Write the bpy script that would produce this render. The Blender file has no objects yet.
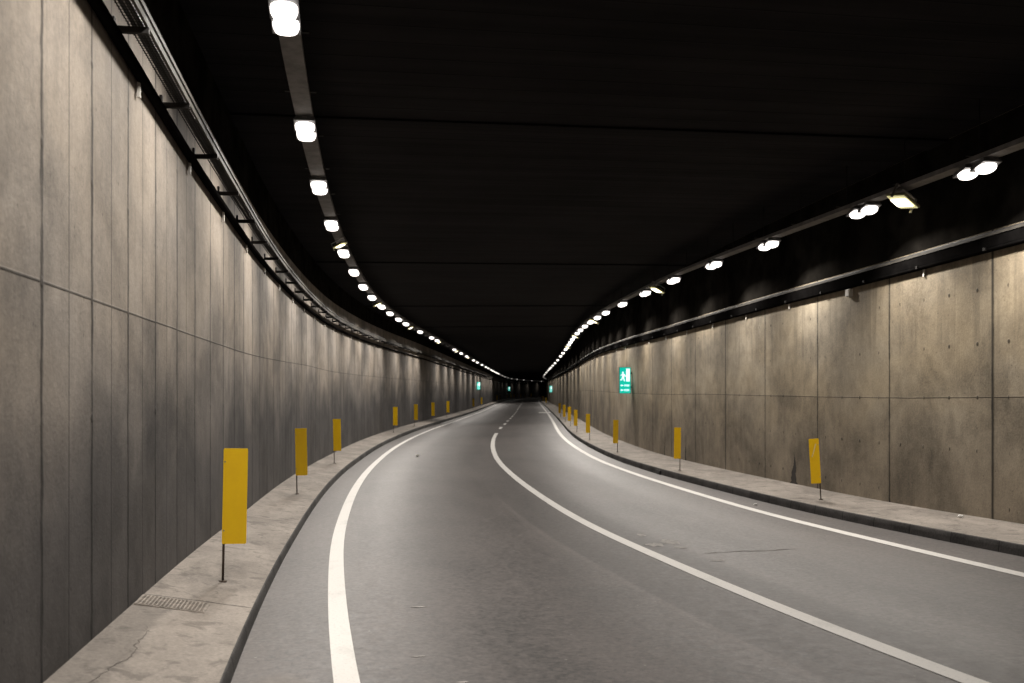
import bpy, bmesh, math, random
import numpy as np
from mathutils import Vector, Matrix
random.seed(7)
R = math.radians
scene = bpy.context.scene
col = scene.collection

# ------------------------------------------------------------------ road alignment (plan curve, grade, crossfall)
STEP = 0.25
S = np.arange(-30.0, 345.0, STEP)
_k = np.interp(S, [-10, 5, 12, 20, 30, 42, 60, 85, 120, 200, 240, 330],
               [.006077, .006076, .005668, .004975, .005371, .003764, -.000215, -.000168, -.000015, .0002, .002, .003])
_th = np.concatenate([[0], np.cumsum((_k[1:] + _k[:-1]) / 2 * STEP)])
_th = _th - np.interp(0, S, _th) - 0.22729
_x = np.concatenate([[0], np.cumsum(np.sin((_th[1:] + _th[:-1]) / 2) * STEP)])
_y = np.concatenate([[0], np.cumsum(np.cos((_th[1:] + _th[:-1]) / 2) * STEP)])
_x -= np.interp(0, S, _x); _y -= np.interp(0, S, _y)

def smooth(a, w):
    n = int(w / STEP) | 1
    p = np.pad(a, n // 2, mode='edge')
    return np.convolve(p, np.ones(n) / n, mode='valid')
_b = smooth(np.interp(S, [-10, 10, 25, 50, 120], [.01686, .00461, .00015, .00671, .01165]), 6)
_z = smooth(np.interp(S, [-30, 0, 15, 30, 55, 100, 200, 345], [.55, -.01, -.3995, -.5843, -.6246, -.8818, -1.1991, -1.65]), 4)
OKN = [2, 7, 13, 25, 50, 100]; HKN = [3, 10, 25, 60]
def oc(v): return smooth(np.interp(S, OKN, v), 3)
def hc(v): return smooth(np.interp(S, HKN, v), 3)
O = dict(wallL=oc([-1.408, -1.234, -1.139, -1.149, -1.203, -1.225]), kerbL=oc([-.47, -.422, -.356, -.315, -.322, -.332]),
         lineL=oc([.339, .258, .204, .243, .277, .279]), lineC=oc([3.985, 3.764, 3.699, 3.796, 3.86, 3.884]),
         lineR=oc([6.678, 6.69, 6.747, 6.79, 6.86, 6.884]), kerbR=oc([7.599, 7.582, 7.493, 7.345, 7.334, 7.318]),
         wallR=oc([8.747, 8.737, 8.684, 8.702, 8.65, 8.578]), lampL=oc([-.228, -.215, -.149, -.065, -.052, -.03]),
         lampR=oc([8.056, 8.048, 8.007, 7.916, 7.875, 7.902]))
H = dict(baseL=hc([.238, .247, .192, .196]), seamL=hc([2.245, 2.397, 2.659, 2.661]), topL=hc([4.098, 4.031, 3.949, 3.981]),
         trayL=hc([4.119, 4.164, 4.126, 4.237]), kerbL=hc([.118, .09, .125, .162]), kerbR=hc([.146, .125, .146, .13]),
         baseR=hc([.167, .163, .17, .145]), seamR=hc([1.733, 1.733, 1.952, 2.007]), topR=hc([3.665, 3.666, 3.651, 3.697]),
         lampL=hc([4.969, 4.968, 4.966, 4.979]), lampR=hc([4.501, 4.501, 4.786, 4.952]))
CEIL = 5.42
def g(a, s): return float(np.interp(s, S, a))
def th(s): return g(_th, s)
def o_(n, s): return g(O[n], s)
def h_(n, s): return g(H[n], s)
def W(s, o, h):
    t = th(s)
    return Vector((g(_x, s) + o * math.cos(t), g(_y, s) - o * math.sin(t), g(_z, s) + g(_b, s) * min(max(o, -.7), 7.2) + h))
def stations(a, b):
    out, s = [], a
    while s < b - 1e-6:
        out.append(s); s += .5 if s < 50 else (1 if s < 140 else 2)
    return out + [b]

# ------------------------------------------------------------------ object helpers
def tag(o, label=None, cat=None, group=None, kind=None):
    if label: o['label'] = label
    if cat: o['category'] = cat
    if group: o['group'] = group
    if kind: o['kind'] = kind
    return o
def empty(name, loc=(0, 0, 0), rz=0.0):
    o = bpy.data.objects.new(name, None); col.objects.link(o)
    o.location = loc; o.rotation_euler = (0, 0, rz); o.empty_display_size = .2
    return o
class MB:
    def __init__(s): s.v = []; s.f = []; s.uv = []; s.mi = []; s.sm = []
    def face(s, pts, uv=None, mi=0, sm=False):
        i = len(s.v); s.v += [tuple(p) for p in pts]; s.f.append(list(range(i, i + len(pts))))
        s.uv.append(uv or [(0, 0)] * len(pts)); s.mi.append(mi); s.sm.append(sm)
    def box(s, c, d, m=None, mi=0):
        cx, cy, cz = c; a, b, e = d[0] / 2, d[1] / 2, d[2] / 2
        P = [Vector((cx + i * a, cy + j * b, cz + k * e)) for k in (-1, 1) for j in (-1, 1) for i in (-1, 1)]
        if m is not None: P = [m @ p for p in P]
        for q in ((0, 2, 3, 1), (4, 5, 7, 6), (0, 1, 5, 4), (2, 6, 7, 3), (0, 4, 6, 2), (1, 3, 7, 5)):
            s.face([P[k] for k in q], mi=mi)
    def tube(s, pts, r, n=8, mi=0, cap=True):
        rings = []
        for i, p in enumerate(pts):
            p = Vector(p); d = (Vector(pts[min(i + 1, len(pts) - 1)]) - Vector(pts[max(i - 1, 0)])).normalized()
            a = d.cross(Vector((0, 0, 1)))
            if a.length < 1e-3: a = Vector((1, 0, 0))
            a.normalize(); c = a.cross(d)
            rings.append([p + (a * math.cos(t) + c * math.sin(t)) * r for t in [2 * math.pi * k / n for k in range(n)]])
        for A, B in zip(rings, rings[1:]):
            for k in range(n): s.face([A[k], A[(k + 1) % n], B[(k + 1) % n], B[k]], mi=mi, sm=True)
        if cap: s.face(rings[0][::-1], mi=mi); s.face(rings[-1], mi=mi)
    def sweep(s, st, prof, closed=False, uvf=None, mi=0, sm=False, caps=False):
        """prof(s) -> list of (o, h); uv = (s, third value if given)"""
        rows = [prof(a) for a in st]
        n = len(rows[0])
        for i in range(len(st) - 1):
            for k in range(n if closed else n - 1):
                q = [(i, k), (i + 1, k), (i + 1, (k + 1) % n), (i, (k + 1) % n)]
                pts = [W(st[a], rows[a][c][0], rows[a][c][1]) for a, c in q]
                uv = [(st[a], rows[a][c][2] if len(rows[a][c]) > 2 else rows[a][c][1]) for a, c in q]
                s.face(pts, uv, mi, sm)
        if caps and closed:
            for i in (0, len(st) - 1):
                s.face([W(st[i], a[0], a[1]) for a in rows[i]], mi=mi)
    def build(s, name, mats, parent=None, merge=True, bevel=0, recalc=True):
        me = bpy.data.meshes.new(name); me.from_pydata(s.v, [], s.f)
        uvl = me.uv_layers.new(name='UVMap')
        flat = [c for f in s.uv for p in f for c in p]
        uvl.data.foreach_set('uv', flat)
        me.polygons.foreach_set('material_index', s.mi); me.polygons.foreach_set('use_smooth', s.sm)
        for m in (mats if isinstance(mats, (list, tuple)) else [mats]): me.materials.append(m)
        if merge:
            bm = bmesh.new(); bm.from_mesh(me)
            bmesh.ops.remove_doubles(bm, verts=bm.verts, dist=1e-5)
            if bevel:
                bmesh.ops.bevel(bm, geom=[e for e in bm.edges if len(e.link_faces) == 2 and e.calc_face_angle(0) > .6], offset=bevel, segments=2, affect='EDGES')
            if recalc: bmesh.ops.recalc_face_normals(bm, faces=bm.faces)
            bm.to_mesh(me); bm.free()
        o = bpy.data.objects.new(name, me); col.objects.link(o)
        if parent: o.parent = parent
        return o
def copy_tree(o, parent=None):
    c = o.copy(); col.objects.link(c); c.parent = parent
    if parent is not None: c.matrix_parent_inverse = o.matrix_parent_inverse
    for ch in list(o.children): copy_tree(ch, c)
    return c

# ------------------------------------------------------------------ materials
class NT:
    def __init__(s, name):
        s.m = bpy.data.materials.new(name); s.m.use_nodes = True; s.t = s.m.node_tree
        s.n = s.t.nodes; s.l = s.t.links; s.b = s.n['Principled BSDF']
    def put(s, sock, v):
        if hasattr(v, 'is_output') or isinstance(v, bpy.types.NodeSocket): s.l.new(v, sock)
        else: sock.default_value = v
    def m_(s, op, a, b=0.0, c=None, clamp=False):
        n = s.n.new('ShaderNodeMath'); n.operation = op; n.use_clamp = clamp
        s.put(n.inputs[0], a); s.put(n.inputs[1], b)
        if c is not None: s.put(n.inputs[2], c)
        return n.outputs[0]
    def rng(s, v, a, b, c=0.0, d=1.0, interp='SMOOTHSTEP'):
        n = s.n.new('ShaderNodeMapRange'); n.interpolation_type = interp
        s.put(n.inputs[0], v); n.inputs[1].default_value = a; n.inputs[2].default_value = b
        n.inputs[3].default_value = c; n.inputs[4].default_value = d
        return n.outputs[0]
    def uv(s):
        t = s.n.new('ShaderNodeUVMap'); t.uv_map = 'UVMap'
        x = s.n.new('ShaderNodeSeparateXYZ'); s.l.new(t.outputs[0], x.inputs[0])
        return x.outputs[0], x.outputs[1]
    def vec(s, x, y, z=0.0):
        n = s.n.new('ShaderNodeCombineXYZ'); s.put(n.inputs[0], x); s.put(n.inputs[1], y); s.put(n.inputs[2], z)
        return n.outputs[0]
    def noise(s, vec, scale=1.0, detail=4.0, rough=.55, dist=0.0):
        n = s.n.new('ShaderNodeTexNoise'); s.put(n.inputs['Vector'], vec)
        n.inputs['Scale'].default_value = scale; n.inputs['Detail'].default_value = detail
        n.inputs['Roughness'].default_value = rough; n.inputs['Distortion'].default_value = dist
        return n.outputs[0]
    def white(s, vec):
        n = s.n.new('ShaderNodeTexWhiteNoise'); s.put(n.inputs['Vector'], vec); return n.outputs[0]
    def vor(s, vec, scale):
        n = s.n.new('ShaderNodeTexVoronoi'); s.put(n.inputs['Vector'], vec); n.inputs['Scale'].default_value = scale
        return n.outputs
    def mix(s, f, a, b, mode='MIX'):
        n = s.n.new('ShaderNodeMix'); n.data_type = 'RGBA'; n.blend_type = mode
        s.put(n.inputs[0], f); s.put(n.inputs[6], a if not isinstance(a, tuple) else (*a, 1)); s.put(n.inputs[7], b if not isinstance(b, tuple) else (*b, 1))
        return n.outputs[2]
    def bump(s, h, dist=.01, strength=1.0):
        n = s.n.new('ShaderNodeBump'); s.put(n.inputs['Height'], h); n.inputs['Distance'].default_value = dist
        n.inputs['Strength'].default_value = strength
        s.l.new(n.outputs[0], s.b.inputs['Normal'])
    def obj(s):
        n = s.n.new('ShaderNodeTexCoord'); return n.outputs['Object']
    def fin(s, colr=None, rough=None, metal=None, spec=None):
        if colr is not None: s.put(s.b.inputs['Base Color'], colr if not isinstance(colr, tuple) else (*colr, 1))
        if rough is not None: s.put(s.b.inputs['Roughness'], rough)
        if metal is not None: s.put(s.b.inputs['Metallic'], metal)
        if spec is not None: s.put(s.b.inputs['Specular IOR Level'], spec)
        return s.m

def simple(name, c, rough=.6, metal=0.0, var=.25, scale=6.0, spec=.5):
    t = NT(name)
    n = t.noise(t.obj(), scale, 5, .6)
    f = t.rng(n, .3, .7, 0, 1)
    return t.fin(t.mix(f, tuple(x * (1 - var) for x in c), tuple(min(1, x * (1 + var)) for x in c)), t.rng(n, .2, .8, max(.05, rough - .1), min(1, rough + .1)), metal, spec)
def emit(name, c, strength, sample=True):
    m = bpy.data.materials.new(name); m.use_nodes = True
    b = m.node_tree.nodes['Principled BSDF']; b.inputs['Base Color'].default_value = (*c, 1)
    b.inputs['Emission Color'].default_value = (*c, 1); b.inputs['Emission Strength'].default_value = strength
    b.inputs['Roughness'].default_value = .5
    m.cycles.emission_sampling = 'AUTO' if sample else 'NONE'
    return m

def concrete_wall(name, c, width, s0, holes, wide_every=0, half=False, top_streak=.55, low_amt=.4, tint=(1.03, .97, .86), lowc=(.16, .15, .14)):
    t = NT(name); u, v = t.uv()
    blot = t.noise(t.vec(t.m_('MULTIPLY', u, .55), t.m_('MULTIPLY', v, .6)), 1.0, 6, .6, .4)
    streak = t.noise(t.vec(t.m_('MULTIPLY', u, 5.0), t.m_('MULTIPLY', v, .22)), 1.0, 5, .62)
    streak2 = t.noise(t.vec(t.m_('MULTIPLY', u, 17.0), t.m_('MULTIPLY', v, .35)), 1.0, 3, .6)
    fine = t.noise(t.vec(u, v), 28.0, 5, .7)
    cell = t.m_('DIVIDE', t.m_('SUBTRACT', u, s0), width)
    idx = t.m_('FLOOR', cell)
    hi = t.m_('GREATER_THAN', v, 0.0)
    tone = t.white(t.vec(idx, hi))
    # pour joints
    fr = t.m_('FRACT', cell)
    dj = t.m_('MULTIPLY', t.m_('MINIMUM', fr, t.m_('SUBTRACT', 1.0, fr)), width)
    wob = t.noise(t.vec(t.m_('MULTIPLY', u, .2), t.m_('MULTIPLY', v, 2.2), idx), 2.0, 4, .6)
    vj = t.rng(t.m_('ADD', dj, t.m_('MULTIPLY', t.m_('SUBTRACT', wob, .5), .06)), .010, .036, 1, 0)
    vj = t.m_('MULTIPLY', vj, t.rng(t.noise(t.vec(idx, t.m_('MULTIPLY', v, .9), 3.0), 1.0, 3, .6), .34, .56, .35, 1.0))
    if wide_every:
        wj = t.rng(t.m_('ABSOLUTE', t.m_('SUBTRACT', t.m_('FRACT', t.m_('ADD', t.m_('DIVIDE', t.m_('SUBTRACT', u, s0 + 4 * width), width * wide_every), .5)), .5)), .0, .05 / (width * wide_every), 1, 0)
        vj = t.m_('MAXIMUM', vj, wj)
    hj = t.m_('MULTIPLY', t.rng(t.m_('ABSOLUTE', t.m_('ADD', v, t.m_('MULTIPLY', t.m_('SUBTRACT', wob, .5), .022))), .003, .011, 1, 0), .8)
    joint = t.m_('MAXIMUM', vj, hj)
    if half:
        f2 = t.m_('FRACT', t.m_('ADD', cell, .5)); d2 = t.m_('MULTIPLY', t.m_('MINIMUM', f2, t.m_('SUBTRACT', 1.0, f2)), width)
        j2 = t.m_('MULTIPLY', t.rng(d2, .003, .014, 1, 0), t.rng(t.white(t.vec(idx, 7.0)), .30, .45, 0, .7))
        joint = t.m_('MAXIMUM', joint, j2)
    # halo of grime and lime beside the joints
    halo = t.m_('MULTIPLY', t.rng(dj, .0, .16, 1, 0), t.rng(streak2, .35, .7, 0, 1))
    # tie holes
    hv = .72
    fv = t.m_('MULTIPLY', t.m_('SUBTRACT', t.m_('FRACT', t.m_('ADD', t.m_('DIVIDE', v, hv), .5)), .5), hv)
    hw = width / holes
    fu = t.m_('MULTIPLY', t.m_('SUBTRACT', t.m_('FRACT', t.m_('ADD', t.m_('DIVIDE', t.m_('SUBTRACT', u, s0 + (0 if holes == 1 else hw / 2)), hw), .5)), .5), hw)
    dh = t.m_('SQRT', t.m_('ADD', t.m_('MULTIPLY', fu, fu), t.m_('MULTIPLY', fv, fv)))
    hcell = t.white(t.vec(t.m_('FLOOR', t.m_('DIVIDE', t.m_('SUBTRACT', u, s0 - hw / 2), hw)), t.m_('FLOOR', t.m_('ADD', t.m_('DIVIDE', v, hv), .5)), 2.0))
    hole = t.m_('MULTIPLY', t.rng(dh, .014, .038, 1, 0), t.rng(hcell, .35, .75, .0, .9))
    pores = t.m_('MULTIPLY', t.rng(t.vor(t.vec(u, v), 7.0)[0], .03, .13, 1, 0), t.rng(fine, .35, .6, .1, .5))
    val = t.m_('ADD', t.rng(blot, .28, .72, .62, 1.22), t.rng(streak, .25, .75, -.07, .06))
    mott = t.noise(t.vec(u, t.m_('MULTIPLY', v, .8), 9.0), 4.5, 5, .65, .3)
    val = t.m_('ADD', val, t.rng(mott, .3, .7, -.13, .12))
    val = t.m_('ADD', val, t.rng(fine, .25, .75, -.17, .15))
    val = t.m_('ADD', val, t.rng(tone, 0, 1, -.12, .12, 'LINEAR'))
    val = t.m_('ADD', val, t.m_('MULTIPLY', t.rng(streak2, .56, .72, 0, 1), .10))
    # dark upright streaks, stronger towards the top of the wall
    dk = t.m_('MULTIPLY', t.m_('MULTIPLY', t.rng(v, .1, 1.1, 0, 1), t.rng(streak, .47, .64, 0, 1)), top_streak * .55)
    val = t.m_('MULTIPLY', val, t.m_('SUBTRACT', 1.0, dk))
    # base colour turns darker towards the foot of the wall
    low = t.rng(t.m_('ADD', v, t.m_('MULTIPLY', t.m_('SUBTRACT', blot, .5), 1.6)), -1.4, .45, 1, 0)
    val = t.m_('MULTIPLY', val, t.m_('SUBTRACT', 1.0, t.m_('MULTIPLY', halo, .20)))
    val = t.m_('MULTIPLY', val, t.m_('SUBTRACT', 1.0, pores))
    val = t.m_('MULTIPLY', val, t.m_('SUBTRACT', 1.0, t.m_('MULTIPLY', t.m_('MAXIMUM', joint, hole), .85)))
    warm = t.rng(t.noise(t.vec(t.m_('MULTIPLY', u, .3), t.m_('MULTIPLY', v, .5), 5.0), 1.0, 4, .6), .3, .7, 0, 1)
    base = t.mix(warm, c, (c[0] * tint[0], c[1] * tint[1], c[2] * tint[2]))
    base = t.mix(low, base, lowc)
    colr = t.mix(1.0, base, t.vec(val, val, val), 'MULTIPLY')
    hgt = t.m_('SUBTRACT', t.m_('MULTIPLY', fine, .35), t.m_('ADD', t.m_('MULTIPLY', joint, .3), t.m_('MULTIPLY', hole, .5)))
    t.bump(hgt, .012, .8)
    return t.fin(colr, t.rng(fine, .2, .8, .68, .9), 0, .3)

M = {}
M['wallL'] = concrete_wall('grey_concrete', (.305, .272, .238), 1.0, 5.5, 1, 0, True, .22, .0, (1.03, .98, .90), (.088, .081, .079))
M['wallR'] = concrete_wall('tan_concrete', (.37, .32, .245), 2.72, 12.0, 4, 4, False, .52, .0, (1.03, .97, .86), (.245, .207, .158))

def asphalt():
    t = NT('asphalt'); u, v = t.uv()
    P = t.vec(u, v)
    grit = t.vor(P, 26.0)
    long_ = t.noise(t.vec(t.m_('MULTIPLY', u, .10), t.m_('MULTIPLY', v, 1.4)), 1.0, 5, .6)
    patch = t.noise(t.vec(t.m_('MULTIPLY', u, .35), t.m_('MULTIPLY', v, .6), 4.0), 1.0, 6, .62, .5)
    agg = t.noise(P, 24.0, 4, .8)
    agg2 = t.noise(P, 9.0, 4, .7)
    val = t.m_('ADD', t.rng(long_, .28, .72, .78, 1.2), t.rng(patch, .3, .7, -.24, .24))
    val = t.m_('ADD', val, t.rng(agg, .3, .7, -.5, .55))
    val = t.m_('ADD', val, t.m_('MULTIPLY', t.m_('SUBTRACT', t.white(grit['Position']), .5), .6))
    val = t.m_('ADD', val, t.rng(agg2, .3, .7, -.2, .2))
    # reinstated strip beside the centre line, its sealed edge and a second strip on the other side
    w = t.m_('ADD', v, t.m_('MULTIPLY', t.m_('SUBTRACT', agg2, .5), .05))
    near = t.rng(u, 14.0, 22.0, 1, 0)
    strip = t.m_('MULTIPLY', t.m_('MULTIPLY', t.rng(w, -.80, -.76, 0, 1), t.rng(w, -.16, -.08, 1, 0)), near)
    strip2 = t.m_('MULTIPLY', t.m_('MULTIPLY', t.rng(w, .08, .14, 0, 1), t.rng(w, .42, .55, 1, 0)), near)
    edge = t.m_('MULTIPLY', t.rng(t.m_('ABSOLUTE', t.m_('ADD', w, .83)), .015, .06, 1, 0), near)
    val = t.m_('MULTIPLY', val, t.m_('SUBTRACT', 1.0, t.m_('MULTIPLY', strip, .27)))
    val = t.m_('MULTIPLY', val, t.m_('SUBTRACT', 1.0, t.m_('MULTIPLY', strip2, .36)))
    val = t.m_('ADD', val, t.m_('MULTIPLY', edge, .34))
    # polished wheel tracks of both lanes
    def track(c): return t.rng(t.m_('ABSOLUTE', t.m_('SUBTRACT', v, c)), .1, .55, 1, 0)
    tr = t.m_('ADD', t.m_('ADD', track(-2.75), track(-1.1)), t.m_('ADD', track(.75), track(2.25)))
    val = t.m_('ADD', val, t.m_('MULTIPLY', tr, .10))
    # gutters collect dust
    # oil stain near the kerb
    ds = t.m_('ADD', t.m_('POWER', t.m_('DIVIDE', t.m_('SUBTRACT', u, 5.95), .42), 2.0), t.m_('POWER', t.m_('DIVIDE', t.m_('ADD', v, 3.93), .22), 2.0))
    st = t.rng(t.m_('ADD', ds, t.m_('MULTIPLY', t.m_('SUBTRACT', agg2, .5), 1.6)), .3, 1.3, 1, 0)
    wv = t.vor(P, 7.0)
    speck = t.m_('MULTIPLY', t.rng(wv[0], .03, .09, 1, 0), t.rng(t.white(wv['Position']), .80, .85, 0, 1))
    colr = t.mix(1.0, (.056, .048, .045), t.vec(val, val, val), 'MULTIPLY')
    colr = t.mix(t.m_('MULTIPLY', st, .45), colr, (.075, .052, .03))
    colr = t.mix(t.m_('MULTIPLY', speck, .75), colr, (.30, .28, .26))
    t.bump(t.m_('ADD', agg, t.m_('MULTIPLY', agg2, .5)), .003, .15)
    t.b.inputs['Sheen Weight'].default_value = .12; t.b.inputs['Sheen Roughness'].default_value = .28; t.b.inputs['Sheen Tint'].default_value = (.8, .74, .68, 1)
    return t.fin(colr, t.m_('SUBTRACT', t.rng(agg2, .2, .8, .49, .62), t.m_('MULTIPLY', tr, .03)), 0, .75)
M['asphalt'] = asphalt()

def paint():
    t = NT('road_paint'); u, v = t.uv(); P = t.vec(u, v)
    a = t.noise(P, 40.0, 4, .75); b = t.noise(t.vec(t.m_('MULTIPLY', u, .5), v), 2.5, 5, .65)
    wear = t.m_('ADD', t.m_('MULTIPLY', t.rng(a, .52, .70, 0, 1), .45), t.m_('MULTIPLY', t.rng(b, .5, .78, 0, 1), .4), clamp=True)
    t.bump(a, .003, .5)
    return t.fin(t.mix(wear, (.70, .68, .65), (.26, .28, .26)), .6)
M['paint'] = paint()

def pavement():
    t = NT('pavement_concrete'); u, v = t.uv(); P = t.vec(u, v)
    a = t.noise(t.vec(t.m_('MULTIPLY', u, .8), t.m_('MULTIPLY', v, 1.6)), 1.0, 6, .65, .6)
    b = t.noise(P, 34.0, 4, .72); c = t.noise(P, 5.0, 5, .6, .8)
    val = t.m_('ADD', t.rng(a, .3, .7, .72, 1.15), t.rng(b, .3, .7, -.14, .14))
    val = t.m_('ADD', val, t.rng(c, .3, .7, -.12, .1))
    fj = t.m_('FRACT', t.m_('DIVIDE', t.m_('SUBTRACT', u, 8.05), 6.0))
    dj = t.m_('MULTIPLY', t.m_('MINIMUM', fj, t.m_('SUBTRACT', 1.0, fj)), 6.0)
    j = t.rng(dj, .006, .016, 1, 0)
    dirt = t.m_('MULTIPLY', t.rng(c, .50, .66, 0, 1), .42)
    val = t.m_('MULTIPLY', t.m_('MULTIPLY', val, t.m_('SUBTRACT', 1.0, dirt)), t.m_('SUBTRACT', 1.0, t.m_('MULTIPLY', j, .6)))
    # dried puddle mark between the crack and the wall, dust line along the wall foot (left walkway has negative v)
    pd = t.m_('MULTIPLY', t.m_('MULTIPLY', t.rng(t.m_('ADD', u, t.m_('MULTIPLY', c, 1.2)), 5.4, 5.9, 0, 1), t.rng(u, 7.3, 8.2, 1, 0)), t.rng(t.m_('ADD', v, t.m_('MULTIPLY', t.m_('SUBTRACT', a, .5), .35)), -1.02, -.93, 1, 0))
    val = t.m_('MULTIPLY', val, t.m_('SUBTRACT', 1.0, t.m_('MULTIPLY', pd, .30)))
    t.bump(t.m_('SUBTRACT', b, j), .006, .6)
    return t.fin(t.mix(1.0, (.295, .262, .23), t.vec(val, val, val), 'MULTIPLY'), .8, 0, .35)
M['pavement'] = pavement()
def kerbm():
    t = NT('grimy_kerb'); u, v = t.uv(); P = t.vec(u, v)
    a = t.noise(t.vec(t.m_('MULTIPLY', u, 1.2), t.m_('MULTIPLY', v, 4.0)), 1.5, 6, .65); b = t.noise(P, 30.0, 4, .7)
    val = t.m_('ADD', t.rng(a, .3, .7, .65, 1.3), t.rng(b, .3, .7, -.2, .2))
    cell = t.m_('DIVIDE', u, .92); fr = t.m_('FRACT', cell); dj = t.m_('MULTIPLY', t.m_('MINIMUM', fr, t.m_('SUBTRACT', 1.0, fr)), .92)
    j = t.rng(dj, .004, .014, 1, 0)
    val = t.m_('MULTIPLY', t.m_('ADD', val, t.rng(t.white(t.vec(t.m_('FLOOR', cell), 1.0)), 0, 1, -.25, .3, 'LINEAR')), t.m_('SUBTRACT', 1.0, t.m_('MULTIPLY', j, .7)))
    t.bump(t.m_('SUBTRACT', b, j), .006, .7)
    return t.fin(t.mix(1.0, (.072, .068, .066), t.vec(val, val, val), 'MULTIPLY'), .8, 0, .3)
M['kerb'] = kerbm()
def ceilm():
    t = NT('sooty_concrete'); u, v = t.uv()
    a = t.noise(t.vec(t.m_('MULTIPLY', u, 3.0), t.m_('MULTIPLY', v, .15)), 1.0, 5, .6); b = t.noise(t.vec(u, v), .4, 5, .6)
    f = t.m_('FRACT', t.m_('DIVIDE', u, .45)); d = t.rng(t.m_('MINIMUM', f, t.m_('SUBTRACT', 1.0, f)), .0, .05, 1, 0)
    val = t.m_('ADD', t.rng(a, .3, .7, .7, 1.2), t.rng(b, .3, .7, -.2, .2))
    val = t.m_('MULTIPLY', val, t.m_('SUBTRACT', 1.0, t.m_('MULTIPLY', d, .4)))
    t.bump(t.m_('SUBTRACT', a, d), .01, .6)
    return t.fin(t.mix(1.0, (.017, .0158, .0168), t.vec(val, val, val), 'MULTIPLY'), .95, 0, .08)
M['ceiling'] = ceilm()
M['dark_metal'] = simple('dark_painted_steel', (.025, .023, .022), .7, .0, spec=.2)
M['steel'] = simple('galvanised_steel', (.36, .35, .33), .45, .7)
M['rail'] = simple('dull_galvanised_rail', (.21, .20, .195), .7, .1, spec=.2)
M['black_duct'] = simple('black_duct', (.006, .0056, .0055), .95, spec=.0)
M['tray_rail'] = simple('dull_tray_rail', (.06, .055, .047), .7, .1, spec=.25)
M['housing'] = simple('lamp_housing', (.22, .22, .23), .45, .3)
M['cable'] = simple('black_cable', (.02, .02, .022), .55)
M['white'] = simple('white_plastic', (.78, .76, .70), .5, 0, .05)
M['post'] = simple('rusty_post', (.085, .065, .05), .7, .4, .4, 20)
M['iron'] = simple('cast_iron', (.05, .048, .046), .6, .5, .4, 20)
M['drain'] = simple('dusty_steel', (.27, .24, .21), .85, .0, .3, 12)
M['stain'] = simple('dark_stain', (.035, .03, .026), .9, 0, .3, 9)
M['crack'] = simple('crack_dirt', (.11, .096, .085), .95, 0, .3, 9)
M['pale_patch'] = simple('pale_scuff', (.30, .285, .27), .8, 0, .5, 14)
M['paper'] = simple('crumpled_paper', (.75, .74, .72), .8, 0, .05)
M['sign_side'] = simple('sign_casing', (.10, .16, .14), .5, .2)
M['yellow_frame'] = simple('aged_lamp_frame', (.30, .28, .17), .5, .1)
def yellow():
    t = NT('yellow_board'); a = t.noise(t.obj(), 9.0, 5, .65); b = t.noise(t.obj(), 45.0, 3, .7)
    f = t.m_('ADD', t.m_('MULTIPLY', t.rng(a, .35, .7, 0, 1), .5), t.m_('MULTIPLY', t.rng(b, .55, .7, 0, 1), .25), clamp=True)
    i = t.n.new('ShaderNodeObjectInfo')
    c1 = t.mix(f, (.97, .60, .002), (.88, .51, .004))
    return t.fin(t.mix(t.m_('MULTIPLY', i.outputs['Random'], .3), c1, (.80, .52, .02)), .42, 0, .5)
M['yellow'] = yellow()
M['pale_yellow'] = simple('faded_yellow', (.85, .66, .25), .5, 0, .08)
WARM = (1.0, .935, .86)
M['lens'] = emit('lit_lens', WARM, 3.5, True)
M['lens_dim'] = emit('dim_lens', WARM, .15, False)
M['lens_far'] = emit('far_lens', WARM, .8, False)
M['lens_faint'] = emit('faint_lens', WARM, .03, False)
M['lens_off'] = simple('unlit_lens', (.25, .26, .27), .2)
M['flood'] = emit('flood_lens', (1.0, .93, .72), 4.0, False)
M['flood_glass'] = emit('flood_glass', (.75, .70, .38), .6, False)
M['sign_green'] = emit('sign_green', (.0, .60, .47), .8, False)
M['sign_white'] = emit('sign_white', (.82, 1.0, .97), 1.3, False)

# ------------------------------------------------------------------ setting
A, B = -24.0, 332.0
ST = stations(A, B)
road = MB()
def pr_road(s):
    c = o_('lineC', s); a = o_('kerbL', s); b = o_('kerbR', s)
    return [(a + (b - a) * k / 10, 0, a + (b - a) * k / 10 - c) for k in range(11)]
road.sweep(ST, pr_road)
road = tag(road.build('road', M['asphalt']), 'two-lane asphalt road curving through the tunnel', kind='structure')

def stripe(name, key, a, b, w, off=0.0, h=.004):
    m = MB(); st = stations(a, b)
    m.sweep(st, lambda s: [(o_(key, s) + off - w / 2, h, -w / 2), (o_(key, s) + off + w / 2, h, w / 2)])
    return m.build(name, M['paint'], road)
stripe('edge_line', 'lineL', A, B, .155)['label'] = 'solid white line beside the grey wall kerb'
stripe('edge_line', 'lineR', A, B, .165)['label'] = 'solid white line beside the tan wall kerb'
stripe('centre_line', 'lineC', A, 48.2, .155)['label'] = 'solid white line between the lanes'
k = 0
s = 53.2
while s < 200:
    stripe('centre_dash', 'lineC', s, s + 2.7, .15); s += 6.7
m = MB(); m.sweep(stations(93.5, 96.5), lambda s: [(6.1, .008), (7.2, .008)]); m.build('crossing_mark', M['paint'], road)

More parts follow.
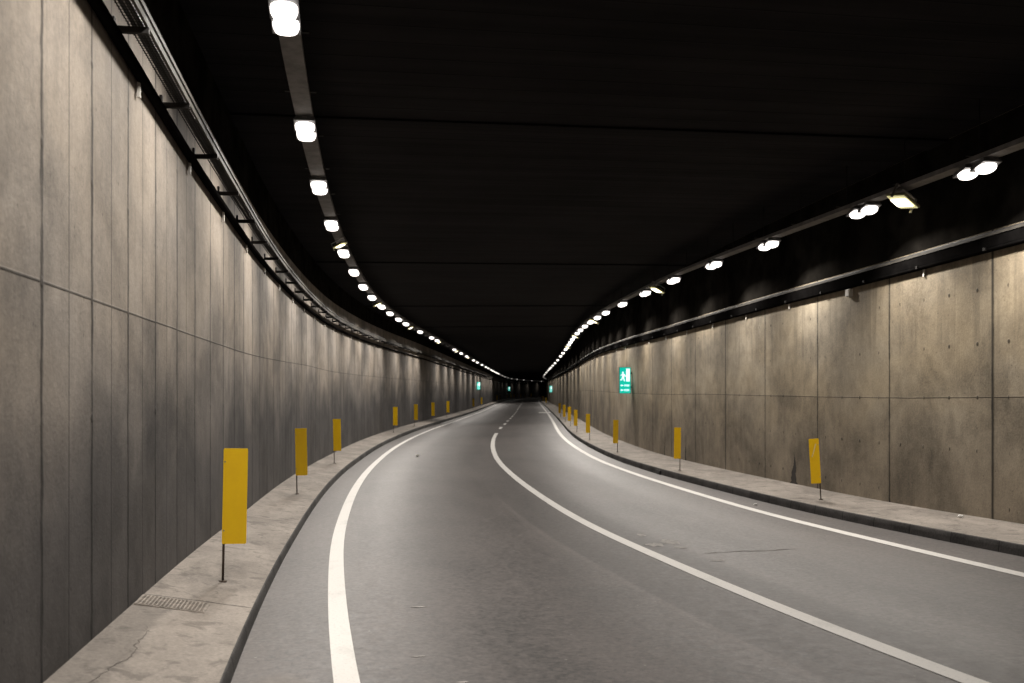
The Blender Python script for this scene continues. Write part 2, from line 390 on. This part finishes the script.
def ribbon(name, pts, w, mat, parent, h0=.006, keyh=None):
    """flat jagged strip lying on the surface along (s, o) points, h from keyh(s, o)"""
    m = MB(); P = []
    rnd = random.Random(len(pts) * 7 + int(pts[0][0] * 10))
    fine = []
    for (s0, o0), (s1, o1) in zip(pts, pts[1:]):
        for i in range(6):
            t = i / 6; fine.append((s0 + (s1 - s0) * t + rnd.uniform(-1, 1) * .015, o0 + (o1 - o0) * t + rnd.uniform(-1, 1) * .015))
    fine.append(pts[-1])
    n = len(fine)
    L = []
    for i, (s0, o0) in enumerate(fine):
        ww = w * (.35 + .65 * math.sin(math.pi * (i + .5) / n)) * rnd.uniform(.5, 1.2)
        a = fine[max(i - 1, 0)]; b = fine[min(i + 1, n - 1)]
        d = Vector((b[0] - a[0], b[1] - a[1])).normalized(); nx = Vector((-d.y, d.x)) * ww / 2
        hh = h0 + (keyh(s0, o0) if keyh else 0)
        L.append((W(s0 + nx.x, o0 + nx.y, hh), W(s0 - nx.x, o0 - nx.y, hh)))
    for a, b in zip(L, L[1:]): m.face([a[0], b[0], b[1], a[1]])
    return m.build(name, mat, parent)

def walk_h(side):
    def f(s, o):
        kb, wb = o_('kerb' + side, s), o_('wall' + side, s); t = (o - kb) / (wb - kb)
        return h_('kerb' + side, s) + (h_('base' + side, s) - h_('kerb' + side, s)) * min(max(t, 0), 1)
    return f
SW = {}
for side, sg in (('L', -1), ('R', 1)):
    f = walk_h(side); m = MB()
    def pr(s):
        kb, wb = o_('kerb' + side, s) + sg * .006, o_('wall' + side, s) + sg * .03
        return [(kb + (wb - kb) * t, f(s, kb + (wb - kb) * t), kb + (wb - kb) * t) for t in (0, .12, .35, .65, 1)]
    m.sweep(ST, pr)
    SW[side] = tag(m.build('sidewalk', M['pavement']), 'narrow concrete walkway under the ' + ('grey' if side == 'L' else 'tan') + ' tunnel wall', kind='structure')
    m = MB()
    def pk(s):
        kb = o_('kerb' + side, s); hh = h_('kerb' + side, s)
        return [(kb - sg * .022, -.03, 0), (kb - sg * .014, hh * .5, .07), (kb - sg * .006, hh - .012, .12), (kb - sg * .001, hh - .003, .14), (kb + sg * .007, hh, .16)]
    m.sweep(ST, pk, sm=True)
    m.build('kerb', M['kerb'], SW[side])

WALL = {}
for side, sg in (('L', -1), ('R', 1)):
    m = MB()
    def pw(s):
        w = o_('wall' + side, s); hs = h_('seam' + side, s); b = h_('base' + side, s) - .05
        inner = [(w, b + (hs - b) * t, b + (hs - b) * t - hs) for t in (0, .5, 1)] + [(w, hs + (CEIL + .02 - hs) * t, (CEIL + .02 - hs) * t) for t in (.5, 1)]
        return inner + [(w + sg * .35, CEIL + .02, 3), (w + sg * .35, b, -2)]
    m.sweep(ST, pw, closed=True)
    WALL[side] = m.build('tunnel_wall', M['wall' + side])
tag(WALL['L'], 'grey concrete tunnel wall cast in narrow upright panels beside the walkway', 'wall')
tag(WALL['R'], 'tan concrete tunnel wall cast in wide panels behind the exit sign', 'wall')

M['upper'] = simple('near_black_concrete', (.016, .0145, .0125), .95, 0, .5, 1.6, .0)  # near-black base colour for the wall above the tray
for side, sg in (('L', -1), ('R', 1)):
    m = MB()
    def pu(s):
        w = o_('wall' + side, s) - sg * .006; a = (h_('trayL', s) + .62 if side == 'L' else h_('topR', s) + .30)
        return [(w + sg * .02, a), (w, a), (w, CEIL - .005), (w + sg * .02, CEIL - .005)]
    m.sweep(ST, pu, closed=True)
    m.build('upper_band', M['upper'], WALL[side])['label'] = 'near-black band of the wall above the cable tray'
m = MB()
def pc(s):
    a, b = o_('wallL', s) - .35, o_('wallR', s) + .35
    return [(a + (b - a) * t / 6, CEIL, a + (b - a) * t / 6) for t in range(7)] + [(b, CEIL + .3, b), (a, CEIL + .3, a)]
m.sweep(ST, pc, closed=True)
ceil = tag(m.build('ceiling', M['ceiling']), 'dark sooty concrete tunnel ceiling', kind='structure')
for i in range(-1, 4):
    s0 = 13.3 + 13.4 * i
    m = MB()
    m.sweep([s0 - .28, s0, s0 + .28], lambda s: [(o_('wallL', s) + .002 + (o_('wallR', s) - o_('wallL', s) - .004) * t, CEIL - .03) for t in (0, .5, 1)] + [(o_('wallL', s) + .002 + (o_('wallR', s) - o_('wallL', s) - .004) * t, CEIL - .002) for t in (1, .5, 0)], closed=True, caps=True)
    m.build('ceiling_beam', M['ceiling'], ceil)

# dark soot marks on the foot of the tan wall
for s0, hh, ww in ((18.55, .62, .38), (29.2, .72, .12), (26.6, .75, .16)):
    m = MB(); rnd = random.Random(int(s0 * 10)); n = 12; prev = None
    for i in range(n + 1):
        t = i / n; wdt = ww * (1 - t) ** 1.4 * rnd.uniform(.6, 1.15) + .006; c = s0 + .03 * math.sin(t * 7) + rnd.uniform(-.012, .012)
        hgt = h_('baseR', s0) + hh * t
        cur = [W(c - wdt / 2, o_('wallR', c) - .003, hgt), W(c + wdt / 2, o_('wallR', c) - .003, hgt)]
        if prev: m.face([prev[0], prev[1], cur[1], cur[0]])
        prev = cur
    m.build('soot_stain', M['stain'], WALL['R'])

# cracks and scuffs
ribbon('crack', [(7.0, -1.02), (6.8, -.98), (6.5, -1.0), (6.2, -.96), (5.95, -1.02), (5.6, -1.08), (5.2, -1.14)], .007, M['crack'], SW['L'], .003, walk_h('L'))
ribbon('crack', [(8.02, -1.05), (8.06, -.8), (8.03, -.6), (8.05, -.45)], .010, M['crack'], SW['L'], .003, walk_h('L'))
ribbon('crack', [(10.75, 4.3), (10.85, 4.75), (10.8, 5.1), (10.92, 5.5)], .035, M['crack'], road, .003)
for s0, o0, a, b in ((11.6, 4.0, .22, .12), (11.8, 4.25, .30, .13), (11.3, 4.2, .12, .1), (12.6, 4.1, .2, .06), (10.2, 4.25, .05, .12), (8.3, .9, .03, .08), (6.6, .75, .02, .05), (5.9, .95, .02, .05)):
    m = MB(); rnd = random.Random(int(s0 * 100)); n = 14
    m.face([W(s0 + a * math.sin(2 * math.pi * k / n) * rnd.uniform(.5, 1.1), o0 + b * math.cos(2 * math.pi * k / n) * rnd.uniform(.5, 1.1), .003) for k in range(n)])
    m.build('pale_scuff', M['pale_patch'], road)

# ------------------------------------------------------------------ cable trays on the walls
def cable_tray(side, sg, label):
    """sg: direction from the wall towards the road"""
    st = stations(A, 300.0)
    wall, top = 'wall' + side, 'top' + side
    def tray_h(s): return h_('trayL', s) + .12 if side == 'L' else h_('topR', s) + .20
    wd = .22 if side == 'L' else .085
    root = empty('cable_tray', W(8, o_(wall, 8), h_(top, 8)))
    off = Matrix.Translation(-Vector(root.location))
    def fin(mb, name, mat):
        mb.v = [tuple(off @ Vector(p)) for p in mb.v]; return mb.build(name, mat, root)
    tag(root, label, 'cable tray')
    m = MB(); r = .042
    m.sweep(st, lambda s: [(o_(wall, s) + sg * (.045 + r * math.cos(q)), h_(top, s) + r + r * math.sin(q)) for q in [math.pi * k / 4 for k in range(8)]], closed=True, sm=True)
    fin(m, 'conduit', M['black_duct'])
    if side == 'L':
        for dz, wz in ((-.075, .045), (.0, .035)):
            m = MB()
            m.sweep(st, lambda s: [(o_(wall, s) + sg * (wd + a), tray_h(s) + dz + c) for a, c in ((0, 0), (.018, 0), (.018, wz), (0, wz))], closed=True)
            fin(m, 'side_rail', M['tray_rail'])
        m = MB(); near = stations(A, 70.0)
        for k in range(5):
            a = .11 + k * .022
            m.sweep(near, lambda s: [(o_(wall, s) + sg * (a + .0), tray_h(s) - .07), (o_(wall, s) + sg * (a + .007), tray_h(s) - .07), (o_(wall, s) + sg * (a + .007), tray_h(s) - .063), (o_(wall, s) + sg * a, tray_h(s) - .063)], closed=True)
        s = A
        while s < 45:
            h0 = tray_h(s) - .071
            m.face([W(s, o_(wall, s) + sg * .105, h0), W(s, o_(wall, s) + sg * wd, h0), W(s + .012, o_(wall, s) + sg * wd, h0), W(s + .012, o_(wall, s) + sg * .105, h0)]); s += .05
        fin(m, 'wire_mesh', M['dark_metal'])
        CB = ((.135, .018, -.04), (.165, .02, -.036), (.19, .014, -.044))
    else:
        m = MB()
        m.sweep(st, lambda s: [(o_(wall, s) - a, h_(top, s) + c) for a, c in ((.012, .075), (.085, .06), (.095, .20), (.012, .21))], closed=True)
        fin(m, 'duct', M['black_duct'])
        m = MB()
        m.sweep(st, lambda s: [(o_(wall, s) - a, h_(top, s) + c) for a, c in ((.085, .201), (.105, .201), (.105, .235), (.085, .235))], closed=True)
        fin(m, 'side_rail', M['tray_rail'])
        CB = ((.04, .016, .03), (.07, .014, .045))
    for k, (a, r, dz) in enumerate(CB):
        m = MB()
        m.sweep(st, lambda s: [(o_(wall, s) + sg * (a + .008 * math.sin(s * .9 + k * 2) + r * math.cos(q)), tray_h(s) + dz + r * math.sin(q)) for q in [math.pi * j / 3 for j in range(6)]], closed=True, sm=True)
        fin(m, 'cable', M['cable'])
    s, n = (7.0 - 1.68 * 8, 0)
    while n < 90 and s < 150:
        m = MB(); t = th(s)
        base = W(s, o_(wall, s), 0); fr = Matrix.Translation(base) @ Matrix.Rotation(-t, 4, 'Z')
        hb = tray_h(s) - (.095 if side == 'L' else .155)
        m.box((sg * (wd + .02) / 2, 0, hb), (wd + .02, .042, .04), fr)
        m.box((sg * .012, 0, hb + .03), (.02, .05, .10), fr)
        m.v = [tuple(off @ Vector(p)) for p in m.v]; m.build('bracket', M['dark_metal'], root); s += 1.68; n += 1
    s, n = ((7.75 - 2.3 * 4, 0) if side == 'L' else (11.1, 0))
    while n < 26:
        m = MB(); fr = Matrix.Translation(W(s, o_(wall, s), 0)) @ Matrix.Rotation(-th(s), 4, 'Z')
        m.box((sg * .022, 0, h_(top, s) - .045), (.022, .035, .11), fr)
        m.v = [tuple(off @ Vector(p)) for p in m.v]; m.build('clip', M['white'], root); s += 2.3 if side == 'L' else 2.55; n += 1
    return root
cable_tray('L', 1, 'dark wire cable tray bracketed along the top of the grey wall')
cable_tray('R', -1, 'dark cable tray bracketed along the top of the tan wall')
# junction box under the tray on the tan wall
o = empty('junction_box', W(16.05, o_('wallR', 16.05), h_('topR', 16) - .07), -th(16.05))
m = MB(); m.box((-.035, 0, 0), (.07, .13, .13)); m.build('casing', M['white'], o, bevel=.006)
m = MB(); m.box((-.074, 0, 0), (.008, .11, .11)); m.build('cover', M['white'], o)
tag(o, 'small white junction box under the cable tray of the tan wall', 'junction box')

# ------------------------------------------------------------------ lamp rails under the ceiling
def lamp_rail(side, label):
    lp = 'lamp' + side; st = stations(A, 320.0)
    root = empty('lamp_rail', W(8, o_(lp, 8), h_(lp, 8) + .12)); off = -Vector(root.location)
    def fin(mb, name, mat):
        mb.v = [tuple(Vector(p) + off) for p in mb.v]; return mb.build(name, mat, root)
    m = MB()
    m.sweep(st, lambda s: [(o_(lp, s) + a, h_(lp, s) + c) for a, c in ((-.10, .125), (.10, .125), (.10, .185), (-.10, .185))], closed=True)
    fin(m, 'channel', M['rail'])
    s, n = -15.0, 0
    while n < 95:
        m = MB(); p = W(s, o_(lp, s), h_(lp, s) + .185); q = W(s, o_(lp, s), CEIL + .01)
        m.tube([p, q], .008, 6)
        m.box((0, 0, 0), (.34, .05, .012), Matrix.Translation(p + Vector((0, 0, .007))) @ Matrix.Rotation(-th(s), 4, 'Z'))
        fin(m, 'hanger', M['dark_metal']); s += 1.75; n += 1
    return tag(root, label, 'lamp rail')
lamp_rail('L', 'galvanised lamp rail hung from the ceiling over the grey wall walkway')
lamp_rail('R', 'galvanised lamp rail hung from the ceiling over the tan wall walkway')

# ------------------------------------------------------------------ lamps
def bulged_lens(mb, w, l, z, dep):
    """one drop lens with rounded corners, bulging below z"""
    prev = None
    for sc, dz in ((1.0, 0), (.99, .35), (.90, .75), (.62, 1.0)):
        ring = []
        for cx, cy, a0 in ((1, 1, 0), (-1, 1, 90), (-1, -1, 180), (1, -1, 270)):
            r = .38 * w
            for k in range(4):
                a = R(a0 + 30 * k); ring.append(Vector((sc * (cx * (w / 2 - r) + r * math.cos(a)), sc * (cy * (l / 2 - r) + r * math.sin(a)), z - dep * dz)))
        if prev:
            for k in range(16): mb.face([prev[k], prev[(k + 1) % 16], ring[(k + 1) % 16], ring[k]], sm=True)
        prev = ring
    mb.face(prev[::-1], sm=True)
LD = {}; TILT = 15; SPREAD = 142; ROLL = 10; BEAM = 15
def make_lamp(lens_mat, light):
    """twin LED floodlight: two finned heads in line under the rail; origin at the lens plane"""
    root = empty('twin_floodlight')
    m = MB(); m.box((0, 0, .112), (.06, .60, .022)); m.build('mounting_bar', M['steel'], root, bevel=.004)
    for sy in (-1, 1):
        cy = sy * .18; T = Matrix.Translation((0, cy, .02)) @ Matrix.Rotation(R(-TILT), 4, 'X')
        m = MB(); m.box((0, 0, .045), (.23, .27, .03), T); m.box((0, 0, .024), (.245, .285, .02), T)
        for k in range(6): m.box((0, -.11 + k * .044, .068), (.21, .012, .024), T)
        hd = m.build('head', M['housing'], root)
        m = MB(); bulged_lens(m, .228, .222, .016, .065)
        m.v = [tuple(T @ Vector(p)) for p in m.v]
        m.build('led_lens', lens_mat, hd)
        if light:
            ld = LD.get(light)
            if ld is None:
                ld = LD[light] = bpy.data.lights.new('lamp_light', 'AREA'); ld.shape = 'RECTANGLE'; ld.size = .17; ld.size_y = .20
                ld.energy = light / 2; ld.color = WARM; ld.spread = R(SPREAD)
            lo = bpy.data.objects.new('lamp_light', ld); col.objects.link(lo); lo.parent = root; lo.location = (0, cy, -.085); lo.rotation_euler = (R(-BEAM), 0, 0)
    return root
POWER = 79.0
PROTO = {'lit': make_lamp(M['lens'], POWER), 'off': make_lamp(M['lens_off'], 0), 'faint': make_lamp(M['lens_faint'], 0), 'dim': make_lamp(M['lens_dim'], 0), 'far': make_lamp(M['lens_far'], POWER * .10)}
used = set()
def place_lamp(kind, side, s, label, group):
    o = PROTO[kind] if kind not in used else copy_tree(PROTO[kind]); used.add(kind)
    o.location = W(s, o_('lamp' + side, s), h_('lamp' + side, s)); o.rotation_euler = (0, 0, -th(s))
    for ch in o.children:                                            # beams are aimed inwards, onto the carriageway
        if ch.type == 'LIGHT': ch.rotation_euler = (R(-BEAM if s > 8 else 15), R(-3 if side == 'L' else ROLL), 0)
    return tag(o, label, 'floodlight', group)
ORD = 'nearest,second,third,fourth,fifth,sixth,seventh,eighth,ninth,tenth,eleventh,twelfth,thirteenth,fourteenth,fifteenth,sixteenth,seventeenth,eighteenth,nineteenth,twentieth,twenty-first,twenty-second,twenty-third,twenty-fourth,twenty-fifth,twenty-sixth,twenty-seventh,twenty-eighth,twenty-ninth,thirtieth,thirty-first,thirty-second,thirty-third,thirty-fourth,thirty-fifth,thirty-sixth'.split(',')
def nth(i): return ORD[i] + (' nearest' if i else '')
LAMPS = {
 'L': [8.75 - 3.27 * k for k in range(2, 0, -1)] + [8.75, 12.2, 15.25, 18.5, 22, 25.25, 28.5, 31.6, 35.1, 38.2, 41.5, 44.4, 47.6, 50.5, 53.4, 56.2, 59.2, 62.4, 65.6, 68.7, 71.6] + [71.6 + 3.27 * k for k in range(1, 73)],
 'R': [11.3 - 3.4 * k for k in range(0, 0, -1)] + [11.3, 14.2, 18, 21.3, 24.75, 28.2, 32.1, 36.2, 39.0, 42.0, 45.2, 48.5, 51.8, 55.3, 58.6, 62, 65.3, 68.7] + [72.0 + 3.35 * k for k in range(73)]}
FAR0 = {'L': 72, 'R': 50}
FAR_LIT = {'L': [78.1, 84.7, 94.5, 101, 110.8, 120.7, 127.2, 137, 143.5, 150, 156.6, 163, 169.7, 190, 206, 222, 240, 256, 272, 288, 304], 'R': [52, 55.3, 58.6, 62, 65.3, 72, 78.5, 85, 95, 105, 115, 124, 133, 142, 160, 178, 196, 214, 232, 250, 268, 286]}
OFF_L = [47.6, 53.4, 62.4, 65.6, 68.7]
for side in 'LR':
    place = 'over the grey wall' if side == 'L' else 'over the tan wall'
    i_lit = i_off = 0; i_beh = 0
    for j, s in enumerate(LAMPS[side]):
        if s > 312: continue
        g_ = 'twin floodlights on the lamp rail ' + place
        if s < (7 if side == 'L' else 9.5):
            place_lamp('lit', side, s, 'lit twin floodlight %s, behind the camera' % place, g_); continue
        lit = FAR_LIT[side]
        if s > FAR0[side]:
            near_ = min(abs(s - q) for q in lit)
            on = near_ < 1.75 and not any(abs(q - s2) < abs(q - s) - 1e-6 for q in lit if abs(q - s) < 1.75 for s2 in LAMPS[side])
            if on and s < 180: place_lamp('lit', side, s, 'distant lit twin floodlight %s, a bright dot in the thinning row' % place, g_)
            elif on: place_lamp('far', side, s, 'farthest lit twin floodlight %s, a tiny dot where the tunnel bends away' % place, g_)
            elif s < 125: place_lamp('off', side, s, 'distant unlit twin floodlight %s, a dark gap in the thinning row' % place, g_)
            elif s < 215: place_lamp('dim', side, s, 'distant dimmed twin floodlight %s, merged into one faint streak of light' % place, g_)
            else: place_lamp('faint', side, s, 'farthest almost dark twin floodlight %s where the tunnel bends away' % place, g_)
        elif side == 'L' and s in OFF_L:
            place_lamp('off', side, s, 'unlit dark twin floodlight %s, %s of the dead ones' % (place, nth(i_off)), g_); i_off += 1
        else:
            place_lamp('lit', side, s, 'lit twin floodlight %s, %s to the camera on its rail' % (place, nth(i_lit)), g_); i_lit += 1

# square floodlights between them, tilted towards the road
def make_square():
    root = empty('square_floodlight')
    m = MB(); m.box((0, 0, .03), (.38, .33, .035)); m.box((0, 0, .06), (.26, .2, .05)); m.build('housing', M['yellow_frame'], root, bevel=.01)
    m = MB(); m.box((0, 0, .005), (.34, .29, .008)); m.build('glass', M['flood_glass'], root)
    m = MB(); m.box((0, 0, -.012), (.19, .26, .014)); m.build('lamp_tube', M['flood'], root, bevel=.004)
    m = MB(); m.box((-.225, 0, .06), (.012, .04, .20)); m.box((.225, 0, .06), (.012, .04, .20)); m.box((0, 0, .165), (.462, .04, .012)); m.build('yoke', M['steel'], root)
    return root
sq = make_square(); first = True
SQ = {'L': [20.4, 33.3, 46.0, 59.9, 73.0, 86], 'R': [13.0, 26.5, 40.2, 53.6, 67]}
for side in 'LR':
    for i, s in enumerate(SQ[side]):
        o = sq if first else copy_tree(sq); first = False
        sg = 1 if side == 'L' else -1
        o.location = W(s, o_('lamp' + side, s) + sg * .04, h_('lamp' + side, s) - .055)
        o.rotation_euler = (Matrix.Rotation(-th(s) - sg * R(24), 4, 'Z') @ Matrix.Rotation(-sg * R(24), 4, 'Y') @ Matrix.Rotation(R(8), 4, 'X')).to_euler()
        o.scale = (.72, .72, .72) if side == 'L' else (1, 1, 1)
        tag(o, 'square yellowish floodlight over the %s wall, %s to the camera' % ('grey' if side == 'L' else 'tan', nth(i)), 'floodlight', 'square floodlights between the twin ones')

# ------------------------------------------------------------------ yellow kerb markers
def rounded(w, h, r, n=4):
    out = []
    for cx, cz, a0 in ((w / 2 - r, h / 2 - r, 0), (-w / 2 + r, h / 2 - r, 90), (-w / 2 + r, -h / 2 + r, 180), (w / 2 - r, -h / 2 + r, 270)):
        for k in range(n + 1): out.append((cx + r * math.cos(R(a0 + 90 * k / n)), cz + r * math.sin(R(a0 + 90 * k / n))))
    return out
def make_marker(sg, scuff=False, bw=.17, bh=.67, z0=.60):
    """sg: side of the post seen from the road user (-1 left edge of the board)"""
    root = empty('kerb_marker')
    m = MB(); m.tube([(0, 0, -.02), (0, 0, z0 + bh * .4)], .0105, 8); m.build('post', M['post'], root)
    m = MB(); m.tube([(0, 0, .0), (0, 0, .012)], .035, 10); m.build('foot', M['post'], root)
    m = MB(); c = -sg * (bw / 2 - .014)
    P = rounded(bw, bh, .012); t = .006
    F_ = [Vector((c + x, -.0125 - t, z0 + z)) for x, z in P]; B_ = [Vector((c + x, -.0125, z0 + z)) for x, z in P]
    m.face(F_); m.face(B_[::-1])
    for k in range(len(P)): m.face([F_[k], B_[k], B_[(k + 1) % len(P)], F_[(k + 1) % len(P)]])
    bd = m.build('board', M['yellow'], root)
    m = MB()
    for z in (z0 - bh * .36, z0 + bh * .36): m.tube([(0, -.0205, z), (0, -.017, z)], .007, 8)
    m.build('bolt', M['steel'], bd)
    if scuff:
        m = MB(); m.face([Vector((c - .055, -.0205, .70)), Vector((c - .03, -.0205, .715)), Vector((c + .04, -.0205, .92)), Vector((c + .02, -.0205, .925))]); m.build('scuff', M['pale_yellow'], bd)
    return root
MK = {'L': [(9.0, .42), (18.0, .43), (26.5, .42), (45.5, .48), (53.5, .42), (62.5, .44), (73.2, .46), (106.0, .5), (124.0, .5), (180, .5), (196, .5), (232, .5), (245, .5), (254, .5), (262, .5), (270, .5), (279, .5), (290, .5)],
      'R': [(15.5, .36), (23.0, .2), (31.25, .2), (38.75, .17), (46.0, .18), (53.25, .2), (61.5, .17), (72.0, .16), (137, .2), (166, .2), (205, .2)]}
P_ = {'L': make_marker(-1, False, .205, .83, .745), 'R': make_marker(1, True, .165, .73, .64)}
P_['Rb'] = make_marker(1, False, .165, .73, .64)
u2 = set()
for side in 'LR':
    f = walk_h(side); wn = 'grey' if side == 'L' else 'tan'
    for i, (s, t) in enumerate(MK[side]):
        key = side if side == 'L' or i == 0 else 'Rb'
        o = P_[key] if key not in u2 else copy_tree(P_[key]); u2.add(key)
        kb, wb = o_('kerb' + side, s), o_('wall' + side, s); oo = kb + (wb - kb) * t
        o.location = W(s, oo, f(s, oo))
        lean = {('L', 0): R(1.1), ('R', 0): R(-3.4)}.get((side, i), R(random.uniform(-1.2, 1.2)))
        o.rotation_euler = (R(random.uniform(-1, 1)), lean, -th(s) + R(random.uniform(-6, 6)))
        if s > 130: lab = 'tiny distant yellow marker board by the %s wall where the tunnel darkens' % wn
        elif side == 'R' and i == 0: lab = 'leaning yellow marker board with a pale scuff on the walkway of the tan wall'
        else: lab = 'yellow marker board on a thin post by the %s wall, %s to the camera' % (wn, nth(i))
        tag(o, lab, 'marker', 'yellow marker boards along the walkway of the %s wall' % wn)

# ------------------------------------------------------------------ emergency exit signs projecting from the walls
def make_sign(sg):
    """sg: +1 reaches towards the viewer's right (left wall), -1 reaches to the left (right wall)"""
    root = empty('exit_sign'); w, hgt = .40, .92; c = sg * (.05 + w / 2)
    m = MB(); m.box((c, 0, 0), (w, .12, hgt)); m.build('casing', M['sign_side'], root, bevel=.006)
    m = MB(); m.box((sg * .025, 0, .25), (.05, .06, .08)); m.box((sg * .025, 0, -.25), (.05, .06, .08)); m.build('bracket', M['steel'], root)
    for fy in (-1, 1):
        y = fy * .063
        m = MB(); m.box((c, y, 0), (w - .02, .006, hgt - .02)); pn = m.build('sign_face', M['sign_green'], root)
        y2 = fy * .068
        def P(x, z): return Vector((c + (x - .5) * (w - .02), y2, (z - .5) * (hgt - .02)))
        m = MB()
        m.face([P(.60, .46), P(.93, .46), P(.93, .95), P(.60, .95)])                      # doorway
        m.face([P(.30 + .075 * math.cos(a), .80 + .035 * math.sin(a)) for a in [2 * math.pi * k / 12 for k in range(12)]])
        m.face([P(.22, .60), P(.40, .58), P(.44, .74), P(.28, .77)])                      # running figure
        m.face([P(.22, .60), P(.32, .62), P(.20, .50), P(.05, .50), P(.05, .535), P(.15, .535)])
        m.face([P(.31, .60), P(.40, .58), P(.50, .47), P(.42, .455)])
        m.face([P(.40, .70), P(.44, .735), P(.585, .655), P(.56, .625)])
        m.face([P(.28, .765), P(.26, .72), P(.10, .66), P(.08, .69)])
        m.build('pictogram', M['sign_white'], pn)
        m = MB()
        for z in (.30, .12):                                                              # arrow and small figures, too small to read
            m.face([P(.08, z), P(.18, z + .045), P(.18, z - .045)]); m.face([P(.18, z + .015), P(.34, z + .015), P(.34, z - .015), P(.18, z - .015)])
            for x in (.44, .56, .68, .80): m.face([P(x, z - .035), P(x + .07, z - .035), P(x + .07, z + .035), P(x, z + .035)])
        m.build('direction_row', M['sign_white'], pn)
    return root
sgn = {'L': make_sign(1), 'R': make_sign(-1)}; u3 = set()
for side, s, h, lab in (('R', 35.1, 2.42, 'lit green exit sign projecting from the tan wall, nearest and largest'), ('R', 146, 2.3, 'lit green exit sign far along the tan wall beside the dark distance'),
                        ('L', 122, 2.75, 'lit green exit sign on the grey wall in the distance, nearer of two'), ('L', 243, 2.6, 'lit green exit sign on the grey wall deep in the dark, farther of two')):
    o = sgn[side] if side not in u3 else copy_tree(sgn[side]); u3.add(side)
    o.location = W(s, o_('wall' + side, s), h); o.rotation_euler = (0, 0, -th(s)); tag(o, lab, 'exit sign', 'green emergency exit signs')

# ------------------------------------------------------------------ small street things
# perforated drain cover in the walkway by the grey wall
f = walk_h('L'); s0, o0 = 7.8, -.97
dc = empty('drain_cover')
ax = (W(s0, o0 + .1, f(s0, o0 + .1)) - W(s0, o0 - .1, f(s0, o0 - .1))).normalized()
ay = (W(s0 + .25, o0, f(s0 + .25, o0)) - W(s0 - .25, o0, f(s0 - .25, o0))).normalized(); az = ax.cross(ay).normalized(); ay = az.cross(ax)
dc.matrix_world = Matrix.Translation(W(s0, o0, f(s0, o0))) @ Matrix((ax, ay, az)).transposed().to_4x4()
m = MB(); m.box((0, 0, .0), (.50, .36, .012)); m.build('plate', M['drain'], dc)
m = MB()
for k in range(18): m.box((-.235 + k * .0277, 0, .007), (.009, .34, .006))
for k in range(12): m.box((0, -.155 + k * .0282, .0068), (.48, .009, .006))
m.build('grid', M['drain'], dc)
tag(dc, 'square perforated steel drain cover in the walkway by the grey wall', 'drain cover')
# gully mouth in the kerb of the tan wall
s0 = 23.9; kb = o_('kerbR', s0)
gu = empty('gully_mouth', W(s0, kb - .035, 0), -th(s0))
m = MB(); m.box((0, 0, .055), (.022, .46, .10)); m.build('frame', M['iron'], gu, bevel=.004)
m = MB(); m.box((-.0125, 0, .05), (.004, .34, .065)); m.build('opening_shade_plate', M['cable'], gu)  # flat black plate, its colour stands in for the shade inside the mouth
tag(gu, 'dark gully mouth set in the kerb of the tan wall walkway', 'gully')
# litter
def crumple(name, p, r, label, seed):
    bm = bmesh.new(); bmesh.ops.create_icosphere(bm, subdivisions=2, radius=r); rnd = random.Random(seed)
    for v in bm.verts: v.co *= rnd.uniform(.65, 1.2); v.co.z *= .75
    me = bpy.data.meshes.new(name); bm.to_mesh(me); bm.free(); me.materials.append(M['paper'])
    o = bpy.data.objects.new(name, me); col.objects.link(o); o.location = Vector(p) + Vector((0, 0, r * .6)); return tag(o, label, 'litter')
crumple('crumpled_paper', W(12.3, 8.42, walk_h('R')(12.3, 8.42)), .035, 'crumpled white paper lying on the walkway below the tan wall', 3)
crumple('paper_scrap', W(31.8, 1.35, 0), .06, 'small white paper scrap lying on the asphalt lane near the grey wall', 5)
crumple('paper_scrap', W(16.2, 7.05, 0), .03, 'tiny pale paper scrap in the gutter by the tan wall kerb', 8)

# ------------------------------------------------------------------ camera, world, render settings
cam = bpy.data.cameras.new('camera'); co = bpy.data.objects.new('camera', cam); col.objects.link(co)
co.location = (0, 0, 1.6); co.rotation_euler = (R(90), 0, 0)
cam.sensor_fit = 'HORIZONTAL'; cam.sensor_width = 36; cam.lens = 36 * 1000 / 1024
cam.shift_y = (387.38 - 341.5) / 1024; cam.clip_end = 2000; cam.clip_start = .05
cam.dof.use_dof = True; cam.dof.focus_distance = 11; cam.dof.aperture_fstop = 2.5
scene.camera = co
w = bpy.data.worlds.new('World'); scene.world = w; w.use_nodes = True
bg = w.node_tree.nodes['Background']; bg.inputs[0].default_value = (.03, .04, .08, 1); bg.inputs[1].default_value = .05
vs = scene.view_settings; vs.view_transform = 'Standard'; vs.look = 'None'; vs.exposure = 0; vs.gamma = 1; vs.use_curve_mapping = False
cy = scene.cycles
cy.use_denoising = True; cy.use_adaptive_sampling = False
try: cy.denoiser = 'OPENIMAGEDENOISE'
except Exception: pass
cy.max_bounces = 6; cy.diffuse_bounces = 4; cy.glossy_bounces = 3; cy.sample_clamp_indirect = 2; cy.use_light_tree = True
cy.caustics_reflective = False; cy.caustics_refractive = False
